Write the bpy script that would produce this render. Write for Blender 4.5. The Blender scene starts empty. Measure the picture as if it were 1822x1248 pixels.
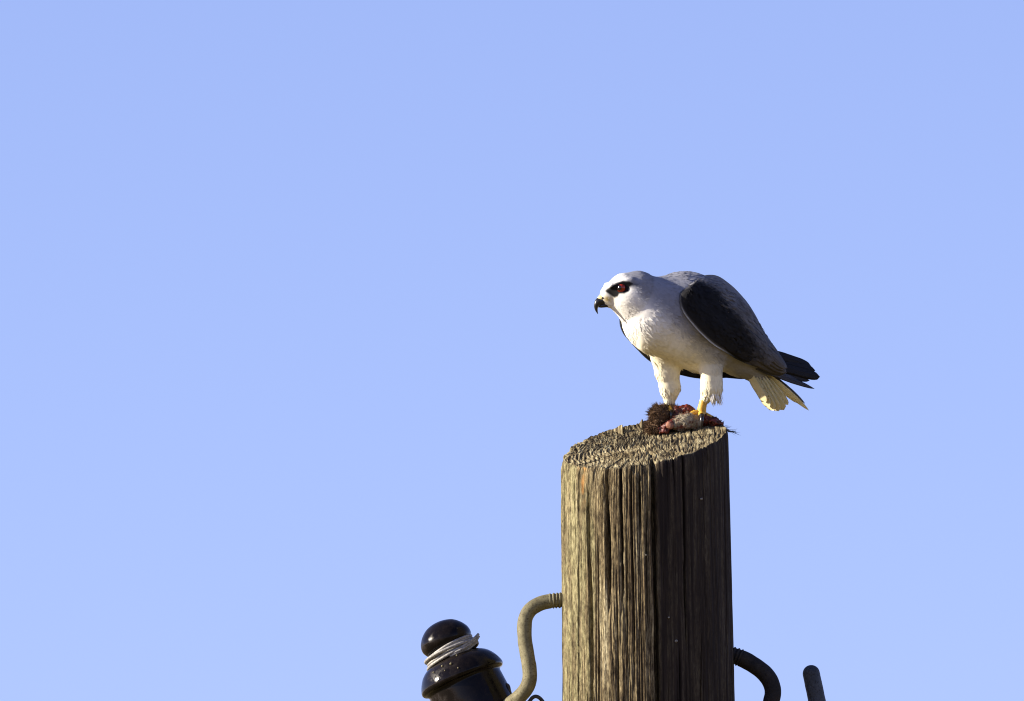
import bpy, math, random
import numpy as np

# ------------------------------------------------------------------ scale, camera, light
S = 0.00075            # metres per construction unit (bird, pole and fittings are drawn in these units)
D = 20.0               # camera to pole, metres
ELEV = math.radians(10)
CAMZ = 1.7
EXPOSURE = 1.13
SUN_AZ = math.radians(84)     # to the left of the direction pole -> camera
SUN_EL = math.radians(19)

scene = bpy.context.scene
col = scene.collection
ce, se = math.cos(ELEV), math.sin(ELEV)
CAM = np.array([0.0, -D * ce, CAMZ])
F = np.array([0.0, ce, se]); R = np.array([1.0, 0, 0]); U = np.array([0.0, -se, ce])

cam_data = bpy.data.cameras.new('camera')
cam_data.sensor_width = 36.0
cam_data.lens = 36.0 * D / (1822 * S)
cam_data.clip_start = 0.1
cam_data.clip_end = 20000.0
cam = bpy.data.objects.new('camera', cam_data)
col.objects.link(cam)
cam.location = CAM
cam.rotation_euler = (math.radians(90) + ELEV, 0, 0)
scene.camera = cam

sun_dir = np.array([-math.sin(SUN_AZ) * math.cos(SUN_EL), -math.cos(SUN_AZ) * math.cos(SUN_EL), math.sin(SUN_EL)])
world = bpy.data.worlds.new('World')
scene.world = world
world.use_nodes = True
wn = world.node_tree
for n in list(wn.nodes):
    wn.nodes.remove(n)
sky = wn.nodes.new('ShaderNodeTexSky')
sky.sky_type = 'NISHITA'
sky.sun_disc = False
sky.sun_elevation = SUN_EL
sky.sun_rotation = math.atan2(sun_dir[0], sun_dir[1])
sky.altitude = 1000
sky.air_density = 1.0
sky.dust_density = 0.3
sky.ozone_density = 3.0
bg = wn.nodes.new('ShaderNodeBackground')
bg.inputs['Strength'].default_value = 0.10
wo = wn.nodes.new('ShaderNodeOutputWorld')
wb = wn.nodes.new('ShaderNodeMix')                # the camera's cool white balance, the same over the whole sky
wb.data_type = 'RGBA'; wb.blend_type = 'MULTIPLY'
wb.inputs[0].default_value = 1.0
wb.inputs[7].default_value = (1.10, 0.85, 1.02, 1)
wn.links.new(sky.outputs['Color'], wb.inputs[6])
wn.links.new(wb.outputs[2], bg.inputs['Color'])
wn.links.new(bg.outputs['Background'], wo.inputs['Surface'])

sun_data = bpy.data.lights.new('sun', 'SUN')
sun_data.energy = 5.0
sun_data.angle = math.radians(0.5)
sun_data.color = (1.0, 0.90, 0.74)
sun = bpy.data.objects.new('sun', sun_data)
col.objects.link(sun)
from mathutils import Vector
sun.rotation_euler = Vector(sun_dir).to_track_quat('Z', 'Y').to_euler()
sun.location = (-30, -5, 20)

vs = scene.view_settings
vs.view_transform = 'Standard'
vs.look = 'None'
vs.exposure = EXPOSURE
vs.gamma = 1.0
vs.use_curve_mapping = False
scene.cycles.filter_width = 1.1                  # crisp, like the photograph

rng = np.random.default_rng(7)
random.seed(7)

# ------------------------------------------------------------------ coordinates
C0 = CAM + F * D
def W(p):
    """(x right, y down, d towards the viewer) in construction units -> world metres"""
    p = np.asarray(p, dtype=np.float64)
    d = p[..., 2:3] * S
    k = (D - d) / D
    return C0 + k * S * ((p[..., 0:1] - 911) * R + (624 - p[..., 1:2]) * U) - F * d
def depth_of(y, t):
    """depth for a point at picture height y that lies t units in front of the pole's axis"""
    return (t - (790 - y) * se) / ce
def Wt(x, y, t):
    return W([x, y, depth_of(y, t)])

# ------------------------------------------------------------------ noise (numpy)
def _h(ix, iy, iz, seed):
    n = (ix.astype(np.int64) * 374761393 + iy.astype(np.int64) * 668265263 + iz.astype(np.int64) * 2147483647 + seed * 974711) & 0xFFFFFFFF
    n = ((n ^ (n >> 13)) * 1274126177) & 0xFFFFFFFF
    n = ((n ^ (n >> 16)) * 2246822519) & 0xFFFFFFFF
    return ((n ^ (n >> 15)) & 0xFFFFFF).astype(np.float64) / 0xFFFFFF
def vnoise(x, y, z, seed=0):
    x, y, z = np.broadcast_arrays(np.asarray(x, float), np.asarray(y, float), np.asarray(z, float))
    ix, iy, iz = np.floor(x), np.floor(y), np.floor(z)
    fx, fy, fz = x - ix, y - iy, z - iz
    fx = fx * fx * (3 - 2 * fx); fy = fy * fy * (3 - 2 * fy); fz = fz * fz * (3 - 2 * fz)
    r = 0
    for a in (0, 1):
        for b in (0, 1):
            for c in (0, 1):
                w = (fx if a else 1 - fx) * (fy if b else 1 - fy) * (fz if c else 1 - fz)
                r = r + w * _h(ix + a, iy + b, iz + c, seed)
    return r * 2 - 1
def fbm(x, y, z, seed=0, octaves=3):
    a, s, t = 1.0, 0.0, 0.0
    for o in range(octaves):
        s = s + a * vnoise(x * 2**o, y * 2**o, z * 2**o, seed + o * 17)
        t += a; a *= 0.5
    return s / t
def smooth(e0, e1, x):
    t = np.clip((x - e0) / (e1 - e0), 0, 1)
    return t * t * (3 - 2 * t)

# ------------------------------------------------------------------ materials
def new_mat(name):
    m = bpy.data.materials.new(name)
    m.use_nodes = True
    return m, m.node_tree, m.node_tree.nodes['Principled BSDF']
def node(nt, t, **kw):
    n = nt.nodes.new(t)
    for k, v in kw.items():
        if hasattr(n, k) and k not in n.inputs:
            setattr(n, k, v)
        else:
            n.inputs[k].default_value = v
    return n
def coords(nt, scale):
    tc = nt.nodes.new('ShaderNodeTexCoord')
    mp = nt.nodes.new('ShaderNodeMapping')
    mp.inputs['Scale'].default_value = scale
    nt.links.new(tc.outputs['Object'], mp.inputs['Vector'])
    return mp.outputs['Vector']
def noise_node(nt, vec, scale, detail=4, rough=0.6):
    n = nt.nodes.new('ShaderNodeTexNoise')
    n.inputs['Scale'].default_value = scale
    n.inputs['Detail'].default_value = detail
    n.inputs['Roughness'].default_value = rough
    nt.links.new(vec, n.inputs['Vector'])
    return n.outputs['Fac']
def ramp(nt, fac, stops):
    r = nt.nodes.new('ShaderNodeValToRGB')
    e = r.color_ramp.elements
    while len(e) < len(stops):
        e.new(0.5)
    for i, (p, c) in enumerate(stops):
        e[i].position = p
        e[i].color = (*c, 1) if len(c) == 3 else c
    nt.links.new(fac, r.inputs['Fac'])
    return r.outputs['Color']
def mix(nt, a, b, fac, mode='MIX'):
    m = nt.nodes.new('ShaderNodeMix')
    m.data_type = 'RGBA'; m.blend_type = mode
    for sock, v in ((m.inputs[0], fac), (m.inputs[6], a), (m.inputs[7], b)):
        if hasattr(v, 'links'):
            nt.links.new(v, sock)
        else:
            sock.default_value = v if not isinstance(v, tuple) or len(v) == 4 else (*v, 1)
    return m.outputs[2]
def bump(nt, bsdf, height, strength, dist):
    b = nt.nodes.new('ShaderNodeBump')
    b.inputs['Strength'].default_value = strength
    b.inputs['Distance'].default_value = dist
    nt.links.new(height, b.inputs['Height'])
    nt.links.new(b.outputs['Normal'], bsdf.inputs['Normal'])
def attr_color(nt, name='Col'):
    a = nt.nodes.new('ShaderNodeAttribute')
    a.attribute_name = name
    return a.outputs['Color']

def plumage_material(name, translucent=0.0, noise_amt=0.25, rough=0.85, streak=(1, 1, 1), spec=0.15):
    m, nt, b = new_mat(name)
    vec = coords(nt, streak)
    n1 = noise_node(nt, vec, 260, 5, 0.65)
    g = ramp(nt, n1, [(0.3, (1 - noise_amt,) * 3), (0.7, (1, 1, 1))])
    c = mix(nt, attr_color(nt), g, 1.0, 'MULTIPLY')
    nt.links.new(c, b.inputs['Base Color'])
    b.inputs['Roughness'].default_value = rough
    b.inputs['Specular IOR Level'].default_value = spec
    bump(nt, b, n1, 0.3, 0.0006)
    if translucent > 0:
        t = nt.nodes.new('ShaderNodeBsdfTranslucent')
        nt.links.new(c, t.inputs['Color'])
        ms = nt.nodes.new('ShaderNodeMixShader')
        ms.inputs['Fac'].default_value = translucent
        out = [n for n in nt.nodes if n.type == 'OUTPUT_MATERIAL'][0]
        nt.links.new(b.outputs['BSDF'], ms.inputs[1]); nt.links.new(t.outputs['BSDF'], ms.inputs[2])
        nt.links.new(ms.outputs['Shader'], out.inputs['Surface'])
    return m
M_PLUME = plumage_material('soft_plumage', 0.0, 0.12)
M_TUFT = plumage_material('loose_plumage', 0.25, 0.10)
M_FEATHER = plumage_material('flight_feather', 0.12, 0.25, 0.7, spec=0.2)
M_TAIL = plumage_material('tail_feather', 0.25, 0.05, 0.75)

def simple_mat(name, base, rough, var=0.3, scale=200, bump_d=0.0005, metal=0.0, coat=0.0, spec=0.5):
    m, nt, b = new_mat(name)
    vec = coords(nt, (1, 1, 1))
    n = noise_node(nt, vec, scale, 5, 0.6)
    c = ramp(nt, n, [(0.3, tuple(x * (1 - var) for x in base)), (0.7, tuple(min(1, x * (1 + var)) for x in base))])
    nt.links.new(c, b.inputs['Base Color'])
    b.inputs['Roughness'].default_value = rough
    b.inputs['Metallic'].default_value = metal
    b.inputs['Coat Weight'].default_value = coat
    b.inputs['Specular IOR Level'].default_value = spec
    if bump_d:
        bump(nt, b, n, 0.6, bump_d)
    return m
M_BEAK = simple_mat('beak_horn', (0.012, 0.011, 0.012), 0.32, 0.3, 300, 0.0002)
M_CERE = simple_mat('cere_skin', (0.60, 0.50, 0.22), 0.55, 0.25, 500, 0.0003)
M_SKIN = simple_mat('foot_skin', (0.60, 0.34, 0.04), 0.5, 0.4, 420, 0.0006)
M_TALON = simple_mat('talon_horn', (0.02, 0.017, 0.016), 0.25, 0.3, 300, 0.0)
M_FLESH = simple_mat('raw_flesh', (0.10, 0.017, 0.010), 0.42, 0.9, 190, 0.0022, spec=0.35)
M_ALU = simple_mat('tie_wire_metal', (0.25, 0.24, 0.22), 0.6, 0.5, 350, 0.0005, metal=0.2)
M_DARKWIRE = simple_mat('dark_wire', (0.03, 0.03, 0.035), 0.5, 0.3, 200, 0.0003)

def eye_material():
    m, nt, b = new_mat('eye_surface')
    nt.links.new(attr_color(nt), b.inputs['Base Color'])
    b.inputs['Roughness'].default_value = 0.10
    b.inputs['Specular IOR Level'].default_value = 0.5
    return m
M_EYE = eye_material()

def wood_side_material():
    m, nt, b = new_mat('weathered_pole_wood')
    v1 = coords(nt, (1, 1, 0.035))
    v2 = coords(nt, (1, 1, 0.10))
    v3 = coords(nt, (1, 1, 0.35))
    n1 = noise_node(nt, v1, 110, 6, 0.7)
    n2 = noise_node(nt, v2, 620, 4, 0.7)
    n3 = noise_node(nt, v3, 22, 4, 0.6)
    base = ramp(nt, n1, [(0.32, (0.055, 0.040, 0.024)), (0.46, (0.165, 0.126, 0.066)), (0.56, (0.29, 0.240, 0.132)), (0.70, (0.46, 0.41, 0.26))])
    fine = ramp(nt, n2, [(0.36, (0.36, 0.33, 0.31)), (0.58, (1.0, 1.0, 1.0))])
    c = mix(nt, base, fine, 1.0, 'MULTIPLY')
    patch = ramp(nt, n3, [(0.36, (0.55, 0.50, 0.46)), (0.62, (1, 1, 1))])
    c = mix(nt, c, patch, 1.0, 'MULTIPLY')
    n4 = noise_node(nt, coords(nt, (1, 1, 0.30)), 300, 5, 0.75)
    c = mix(nt, c, ramp(nt, n4, [(0.40, (0.40, 0.37, 0.36)), (0.52, (1, 1, 1)), (0.64, (1.45, 1.45, 1.5))]), 1.0, 'MULTIPLY')
    st = nt.nodes.new('ShaderNodeSeparateColor')
    nt.links.new(attr_color(nt, 'StainShade'), st.inputs['Color'])
    pale = ramp(nt, n4, [(0.38, (0.075, 0.064, 0.031)), (0.5, (0.195, 0.172, 0.086)), (0.64, (0.36, 0.33, 0.18))])
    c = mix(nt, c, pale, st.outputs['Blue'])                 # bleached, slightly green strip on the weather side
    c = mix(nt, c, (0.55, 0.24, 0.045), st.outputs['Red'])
    shade_tone = ramp(nt, n1, [(0.35, (0.013, 0.009, 0.007)), (0.6, (0.027, 0.019, 0.014)), (0.72, (0.055, 0.042, 0.031))])
    c = mix(nt, c, shade_tone, st.outputs['Green'])                # dark tone that paints shade onto the pole's right side
    nt.links.new(c, b.inputs['Base Color'])
    b.inputs['Roughness'].default_value = 0.85
    b.inputs['Specular IOR Level'].default_value = 0.18
    bump(nt, b, n4, 0.9, 0.0016)
    return m
M_WOOD = wood_side_material()
def wood_end_material():
    m, nt, b = new_mat('weathered_end_grain')
    v = coords(nt, (1, 0.13, 0.13))
    n1 = noise_node(nt, v, 330, 4, 0.65)
    n2 = noise_node(nt, coords(nt, (1, 1, 1)), 22, 3, 0.6)
    base = ramp(nt, n1, [(0.38, (0.036, 0.027, 0.017)), (0.5, (0.165, 0.132, 0.074)), (0.62, (0.37, 0.325, 0.195))])
    c = mix(nt, base, ramp(nt, n2, [(0.35, (0.6, 0.56, 0.5)), (0.6, (1, 1, 1))]), 1.0, 'MULTIPLY')
    nt.links.new(c, b.inputs['Base Color'])
    b.inputs['Roughness'].default_value = 0.9
    b.inputs['Specular IOR Level'].default_value = 0.12
    bump(nt, b, n1, 0.9, 0.002)
    return m
M_END = wood_end_material()

def glaze_material():
    m, nt, b = new_mat('brown_glazed_porcelain')
    n1 = noise_node(nt, coords(nt, (1, 1, 1)), 45, 6, 0.7)
    n2 = noise_node(nt, coords(nt, (1, 1, 1)), 380, 3, 0.6)
    dust = ramp(nt, n1, [(0.42, (0, 0, 0)), (0.68, (0.32, 0.32, 0.32))])
    c = mix(nt, (0.0045, 0.0035, 0.0035), (0.030, 0.021, 0.015), dust)
    nt.links.new(c, b.inputs['Base Color'])
    rr = ramp(nt, n1, [(0.44, (0.07,) * 3), (0.68, (0.55,) * 3)])
    nt.links.new(rr, b.inputs['Roughness'])
    b.inputs['Specular IOR Level'].default_value = 0.14
    bump(nt, b, n2, 0.15, 0.0006)
    return m
M_GLAZE = glaze_material()
def steel_material(name, c0, c1, c2, rough):
    m, nt, b = new_mat(name)
    n1 = noise_node(nt, coords(nt, (1, 1, 1)), 55, 6, 0.7)
    n2 = noise_node(nt, coords(nt, (1, 1, 1)), 420, 4, 0.7)
    base = ramp(nt, n1, [(0.3, c0), (0.5, c1), (0.7, c2)])
    spk = ramp(nt, n2, [(0.34, (0.35, 0.30, 0.25)), (0.46, (1, 1, 1))])
    nt.links.new(mix(nt, base, spk, 1.0, 'MULTIPLY'), b.inputs['Base Color'])
    b.inputs['Roughness'].default_value = rough
    b.inputs['Metallic'].default_value = 0.15
    b.inputs['Specular IOR Level'].default_value = 0.3
    bump(nt, b, n2, 0.5, 0.0006)
    return m
M_GALV = steel_material('galvanised_steel', (0.09, 0.076, 0.042), (0.16, 0.143, 0.080), (0.25, 0.225, 0.133), 0.7)
M_RUST = steel_material('dark_rusty_steel', (0.009, 0.008, 0.008), (0.016, 0.014, 0.014), (0.035, 0.029, 0.022), 0.8)
M_GREYPIN = steel_material('grey_steel', (0.024, 0.028, 0.036), (0.040, 0.045, 0.055), (0.070, 0.075, 0.080), 0.65)

def ground_material():
    m, nt, b = new_mat('dry_grassland')
    v = coords(nt, (1, 1, 1))
    n1 = noise_node(nt, v, 0.05, 8, 0.65)
    n2 = noise_node(nt, v, 3.0, 6, 0.7)
    c = ramp(nt, n1, [(0.35, (0.15, 0.105, 0.028)), (0.5, (0.24, 0.172, 0.045)), (0.65, (0.29, 0.21, 0.062))])
    c = mix(nt, c, ramp(nt, n2, [(0.3, (0.65, 0.62, 0.55)), (0.65, (1, 1, 1))]), 1.0, 'MULTIPLY')
    nt.links.new(c, b.inputs['Base Color'])
    b.inputs['Roughness'].default_value = 0.95
    bump(nt, b, n2, 0.6, 0.1)
    return m
M_GROUND = ground_material()

# ------------------------------------------------------------------ object helpers
def make_mesh(name, verts, faces, mat, parent=None, smooth_shade=True, colors=None, attr='Col', kind=None):
    me = bpy.data.meshes.new(name)
    verts = np.asarray(verts, dtype=np.float64)
    if isinstance(faces, np.ndarray):
        n, k = faces.shape
        me.vertices.add(len(verts)); me.vertices.foreach_set('co', verts.astype(np.float32).ravel())
        me.loops.add(n * k); me.loops.foreach_set('vertex_index', faces.astype(np.int32).ravel())
        me.polygons.add(n); me.polygons.foreach_set('loop_start', np.arange(0, n * k, k, dtype=np.int32))
        me.update(calc_edges=True)
    else:
        me.from_pydata(verts.tolist(), [], [list(map(int, f)) for f in faces])
    if smooth_shade:
        me.polygons.foreach_set('use_smooth', [True] * len(me.polygons))
    if colors is not None:
        ca = me.color_attributes.new(attr, 'FLOAT_COLOR', 'POINT')
        cc = np.ones((len(verts), 4), dtype=np.float32)
        cc[:, :3] = np.asarray(colors)[:, :3]
        ca.data.foreach_set('color', cc.ravel())
    me.materials.append(mat)
    me.update()
    o = bpy.data.objects.new(name, me)
    col.objects.link(o)
    if parent is not None:
        o.parent = parent
        o.matrix_parent_inverse = parent.matrix_world.inverted()
    if kind:
        o['kind'] = kind
    return o
def empty(name, loc, label=None, category=None, group=None):
    o = bpy.data.objects.new(name, None)
    o.empty_display_size = 0.05
    o.location = loc
    col.objects.link(o)
    from mathutils import Matrix
    o.matrix_world = Matrix.Translation(Vector(loc))
    if label: o['label'] = label
    if category: o['category'] = category
    if group: o['group'] = group
    return o
def grid_faces(nu, nv, wrap_u=False, wrap_v=False, base=0):
    iu = np.arange(nu if wrap_u else nu - 1); iv = np.arange(nv if wrap_v else nv - 1)
    a, b = np.meshgrid(iu, iv, indexing='ij')
    a2, b2 = (a + 1) % nu, (b + 1) % nv
    return base + np.stack([a * nv + b, a2 * nv + b, a2 * nv + b2, a * nv + b2], -1).reshape(-1, 4)
def catmull(pts, n):
    """smooth resampling of a polyline (rows may hold extra channels such as radius)"""
    P = np.asarray(pts, float)
    m = len(P)
    Q = np.vstack([2 * P[0] - P[1], P, 2 * P[-1] - P[-2]])
    seg = np.linalg.norm(np.diff(P[:, :2], axis=0), axis=1) if P.shape[1] == 2 else np.linalg.norm(np.diff(P[:, :3], axis=0), axis=1)
    cum = np.concatenate([[0], np.cumsum(seg)])
    s = np.linspace(0, cum[-1], n)
    i = np.clip(np.searchsorted(cum, s, side='right') - 1, 0, m - 2)
    t = ((s - cum[i]) / np.maximum(seg[i], 1e-9))[:, None]
    p0, p1, p2, p3 = Q[i], Q[i + 1], Q[i + 2], Q[i + 3]
    return 0.5 * ((2 * p1) + (-p0 + p2) * t + (2 * p0 - 5 * p1 + 4 * p2 - p3) * t**2 + (-p0 + 3 * p1 - 3 * p2 + p3) * t**3)
def tube(path, radii, nseg=16, mod=None, squash=None):
    """path (n,3) and radii (n,), any units; returns verts, faces with closed caps"""
    P = np.asarray(path, float); r = np.asarray(radii, float)
    n = len(P)
    T = np.gradient(P, axis=0); T /= np.linalg.norm(T, axis=1)[:, None] + 1e-12
    up = np.array([0.0, 0, 1.0]) if abs(T[0][2]) < 0.9 else np.array([0.0, 1.0, 0])
    N = np.zeros_like(P)
    v = np.cross(T[0], up); v /= np.linalg.norm(v); N[0] = v
    for i in range(1, n):
        v = N[i - 1] - T[i] * np.dot(N[i - 1], T[i])
        N[i] = v / (np.linalg.norm(v) + 1e-12)
    Bn = np.cross(T, N)
    a = np.linspace(0, 2 * math.pi, nseg, endpoint=False)
    rr = r[:, None] * np.ones(nseg)[None]
    if mod is not None:
        rr = rr * mod(np.arange(n)[:, None] / (n - 1), a[None])
    V = P[:, None] + rr[..., None] * (np.cos(a)[None, :, None] * N[:, None] + np.sin(a)[None, :, None] * Bn[:, None])
    V = V.reshape(-1, 3)
    fs = grid_faces(n, nseg, wrap_v=True)[:, ::-1]
    faces = [tuple(f) for f in fs]
    c0, c1 = len(V), len(V) + 1
    V = np.vstack([V, P[0], P[-1]])
    for j in range(nseg):
        k = (j + 1) % nseg
        faces.append((c0, j, k)); faces.append((c1, (n - 1) * nseg + k, (n - 1) * nseg + j))
    return V, faces
def merge(parts):
    V, Fc, o = [], [], 0
    for v, f in parts:
        V.append(np.asarray(v)); Fc += [tuple(i + o for i in q) for q in f]; o += len(v)
    return np.vstack(V), Fc

def surface_nets(f, h, origin):
    """isosurface f = 0 (inside negative) of a regular grid -> verts, quads"""
    neg = f < 0
    nx, ny, nz = f.shape
    cnt = np.zeros((nx - 1, ny - 1, nz - 1), np.int8)
    offs = [(i, j, k) for i in (0, 1) for j in (0, 1) for k in (0, 1)]
    for i, j, k in offs:
        cnt += neg[i:nx - 1 + i, j:ny - 1 + j, k:nz - 1 + k]
    act = (cnt > 0) & (cnt < 8)
    idx = np.argwhere(act)
    ids = -np.ones(act.shape, np.int64)
    ids[act] = np.arange(len(idx))
    vals = {o: f[idx[:, 0] + o[0], idx[:, 1] + o[1], idx[:, 2] + o[2]] for o in offs}
    acc = np.zeros((len(idx), 3)); num = np.zeros(len(idx))
    for o in offs:
        for ax in range(3):
            if o[ax] == 0:
                q = list(o); q[ax] = 1; q = tuple(q)
                a, b = vals[o], vals[q]
                c = (a < 0) != (b < 0)
                t = np.where(c, a / np.where(c, a - b, 1), 0)
                p = np.tile(np.array(o, float), (len(idx), 1)); p[:, ax] += t
                acc[c] += p[c]; num[c] += 1
    V = (idx + acc / num[:, None]) * h + origin
    quads = []
    for ax in range(3):
        b, c = (ax + 1) % 3, (ax + 2) % 3
        sl0 = [slice(None)] * 3; sl1 = [slice(None)] * 3
        sl0[ax] = slice(0, -1); sl1[ax] = slice(1, None)
        ch = neg[tuple(sl0)] != neg[tuple(sl1)]
        e = np.argwhere(ch)
        e = e[(e[:, b] > 0) & (e[:, c] > 0)]
        e = e[(e[:, b] < f.shape[b] - 1) & (e[:, c] < f.shape[c] - 1)]
        s = neg[e[:, 0], e[:, 1], e[:, 2]]
        def cell(db, dc):
            q = e.copy(); q[:, b] += db; q[:, c] += dc
            return ids[q[:, 0], q[:, 1], q[:, 2]]
        q = np.stack([cell(-1, -1), cell(0, -1), cell(0, 0), cell(-1, 0)], 1)
        q[~s] = q[~s][:, ::-1]
        quads.append(q)
    return V, np.vstack(quads)
def smin(a, b, k):
    h = np.clip(0.5 + 0.5 * (b - a) / k, 0, 1)
    return b + (a - b) * h - k * h * (1 - h)

# ------------------------------------------------------------------ ground
gs = 6000.0
ground = make_mesh('ground', [(-gs, -gs, 0), (gs, -gs, 0), (gs, gs, 0), (-gs, gs, 0)], [(0, 1, 2, 3)], M_GROUND, smooth_shade=False)
ground['kind'] = 'structure'

# ------------------------------------------------------------------ the pole
PR = 148.0
axis_top = Wt(1147, 790, 0)
axis_low = Wt(1154.5, 1248, 0)
lean = (axis_low - axis_top) / (axis_top[2] - axis_low[2])       # metres sideways per metre down
pole_h = axis_top[2]
def top_plane(u, v):
    """height (units) of the slanted cut at u right, v towards the viewer (pole radii)"""
    return (25 * u - 36 * v - PR * v * se) / ce
def build_pole():
    root = empty('utility_pole', (axis_top + lean * pole_h) * np.array([1, 1, 0]),
                 'thick weathered round wooden pole with slanted cut top and long cracks', 'pole')
    NA = 1160
    th = np.linspace(0, 2 * math.pi, NA, endpoint=False)       # 0 faces the viewer, + to the right
    # rows: dense near the top, sparse towards the ground
    rows = np.concatenate([np.array([0, 1.2, 2.6, 4.2]), np.arange(6, 660, 3.0), np.linspace(680, pole_h / S, 26)])
    su, cv = np.sin(th), np.cos(th)
    rim = fbm(su * 9, cv * 9, 3.3, 5, 3) * 3.5 + fbm(su * 40, cv * 40, 1.7, 8, 2) * 2.2
    ztop = top_plane(su, cv) + rim
    frac = np.clip(rows / (pole_h / S), 0, 1)
    z = ztop[None] * (1 - frac[:, None] ** 1.0) - rows[:, None]
    z[-1] = -pole_h / S
    Rz = PR + 3.5 * np.clip(rows / 460, 0, 20)[:, None] ** 1.0
    Rz = np.minimum(Rz, PR + 34)
    thg = np.broadcast_to(th[None], z.shape)
    X, Y = np.sin(thg), np.cos(thg)
    # gentle out-of-round
    disp = 2.2 * fbm(X * 1.3, Y * 1.3, z / 700, 3, 2)
    # weathered fibre ridges, long along the grain
    ridge = fbm(X * 26, Y * 26, z / 480, 11, 3)
    fine = fbm(X * 62, Y * 62, z / 240, 21, 2)
    left = smooth(-0.15, 0.35, -X + 0.25)                   # the sunny side is the more eroded one
    rough_amt = 0.45 + 0.55 * left
    hair = fbm(X * 120, Y * 120, z / 120, 23, 2)
    disp = disp + rough_amt * (0.9 * ridge + 1.6 * fine + 1.6 * hair)
    # sharp fibre checks: thin dark slits where the ridged noise crosses zero
    chk = np.abs(fbm(X * 17, Y * 17, z / 1100, 31, 2))
    disp = disp - rough_amt * 3.5 * np.clip(1 - chk / 0.03, 0, 1)
    chk2 = np.abs(fbm(X * 34, Y * 34, z / 600, 33, 2))
    disp = disp - rough_amt * 2.2 * np.clip(1 - chk2 / 0.035, 0, 1)
    # named drying cracks: picture x at the top, x at the bottom, half width, depth, from y, to y
    ysc = 790 - z * ce                                     # about the picture height
    cracks = [(1027, 1029, 1.8, 9, 800, 1400), (1043, 1052, 3.4, 17, 880, 1400), (1075, 1087, 4.2, 20, 815, 1120),
              (1103, 1108, 2.6, 13, 815, 1130), (1092, 1098, 1.8, 9, 1050, 1400), (1136, 1139, 2.6, 12, 850, 1010), (1121, 1128, 1.8, 8, 830, 1260),
              (1160, 1168, 4.6, 24, 815, 1500), (1197, 1208, 1.6, 9, 810, 920), (1204, 1209, 1.6, 8, 1160, 1400), (1215, 1221, 2.4, 14, 805, 1190),
              (1246, 1247, 1.3, 7, 1130, 1400), (1259, 1262, 1.6, 9, 780, 870), (1287, 1294, 2.2, 9, 860, 1210),
              (1013, 1015, 1.4, 7, 840, 1010), (1061, 1066, 1.6, 8, 960, 1400), (1148, 1150, 1.8, 8, 900, 1180), (1112, 1116, 1.6, 9, 960, 1220)]
    for k, (xa, xb, w, dep, ya, yb) in enumerate(cracks):
        a0 = math.asin(np.clip((xa - 1147) / PR, -0.99, 0.99)); a1 = math.asin(np.clip((xb - 1154.5) / (PR + 3.5), -0.99, 0.99))
        tt = np.clip((ysc - 820) / (1248 - 820), -0.2, 2)
        wander = 0.012 * vnoise(k * 7.1, ysc / 70, 0.5, 40) + 0.006 * vnoise(k * 3.1, ysc / 22, 0.5, 41)
        ac = a0 + (a1 - a0) * tt + wander
        da = (thg - ac + math.pi) % (2 * math.pi) - math.pi
        e = smooth(ya - 4, ya + 60, ysc) * (1 - smooth(yb - 90, yb, ysc))
        if ya < 830: e = (1 - smooth(yb - 90, yb, ysc))
        ww = w * (0.55 + 0.45 * e) * (0.8 + 0.4 * vnoise(k * 2.2, ysc / 60, 9.5, 44))
        disp = disp - 1.2 * dep * e * np.exp(-np.abs(da * PR / (0.95 * ww)) ** 3.0)
    for k in range(26):                                     # the far side is cracked as well
        ac0 = rng.uniform(math.pi / 2 + 0.1, 1.5 * math.pi - 0.1); w = rng.uniform(1.5, 4)
        ac = ac0 + 0.015 * vnoise(k * 7.7, ysc / 80, 2.5, 50)
        disp = disp - 4 * w * np.exp(-np.abs((thg - ac) * PR / w) ** 2.6)
    # the right lip of the big crack has dropped back a little, the left lip stands proud
    a_big = math.asin((1164 - 1149) / PR)
    disp = disp - 3.2 * np.exp(-np.clip((thg - a_big) / 0.35, 0, 9)) * (thg > a_big) * (thg < 1.2)
    # worn rim
    disp = disp - 3.2 * np.exp(-rows[:, None] / 5.0)
    # chipped upper left corner and the torn fibres below the rim
    disp = disp - 5.0 * smooth(0.05, 0.35, fbm(X * 8, Y * 8, z / 35, 61, 3)) * np.exp(-rows[:, None] / 28) * left
    rad = Rz + disp
    px, pt = rad * X, rad * Y
    down = -z * S
    V = axis_top[None, None] + np.stack([px * S + lean[0] * down, -pt * S + lean[1] * down, z * S], -1)
    V[-1, :, 2] = 0.0
    n = len(rows)
    sx = 1147 + px
    stain = np.exp(-(((sx - 1036) / 7) ** 2 + ((ysc - 842) / 11) ** 2)) + 0.5 * np.exp(-(((sx - 1036) / 4) ** 2 + ((ysc - 880) / 30) ** 2))
    stain = np.clip(stain * (0.35 + 0.9 * vnoise(px / 4, ysc / 9, 0.1, 77)), 0, 0.9) * (Y > 0)
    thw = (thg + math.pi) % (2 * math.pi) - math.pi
    shade_side = smooth(-0.02, 0.05, thw - (a_big + 0.02) + 0.03 * fbm(X * 20, Y * 20, z / 120, 63, 2)) * (1 - smooth(2.2, 2.9, thw))  # mask for the painted shade, starting at the big crack
    shade_side = shade_side * (0.80 + 0.2 * smooth(-0.3, 0.3, fbm(X * 30, Y * 30, z / 260, 64, 2)))
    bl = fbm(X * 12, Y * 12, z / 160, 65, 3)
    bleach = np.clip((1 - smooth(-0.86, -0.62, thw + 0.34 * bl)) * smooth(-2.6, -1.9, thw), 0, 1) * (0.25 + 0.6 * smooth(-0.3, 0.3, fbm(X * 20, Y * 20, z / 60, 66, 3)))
    fcs = grid_faces(n, NA, wrap_v=True)
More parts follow.
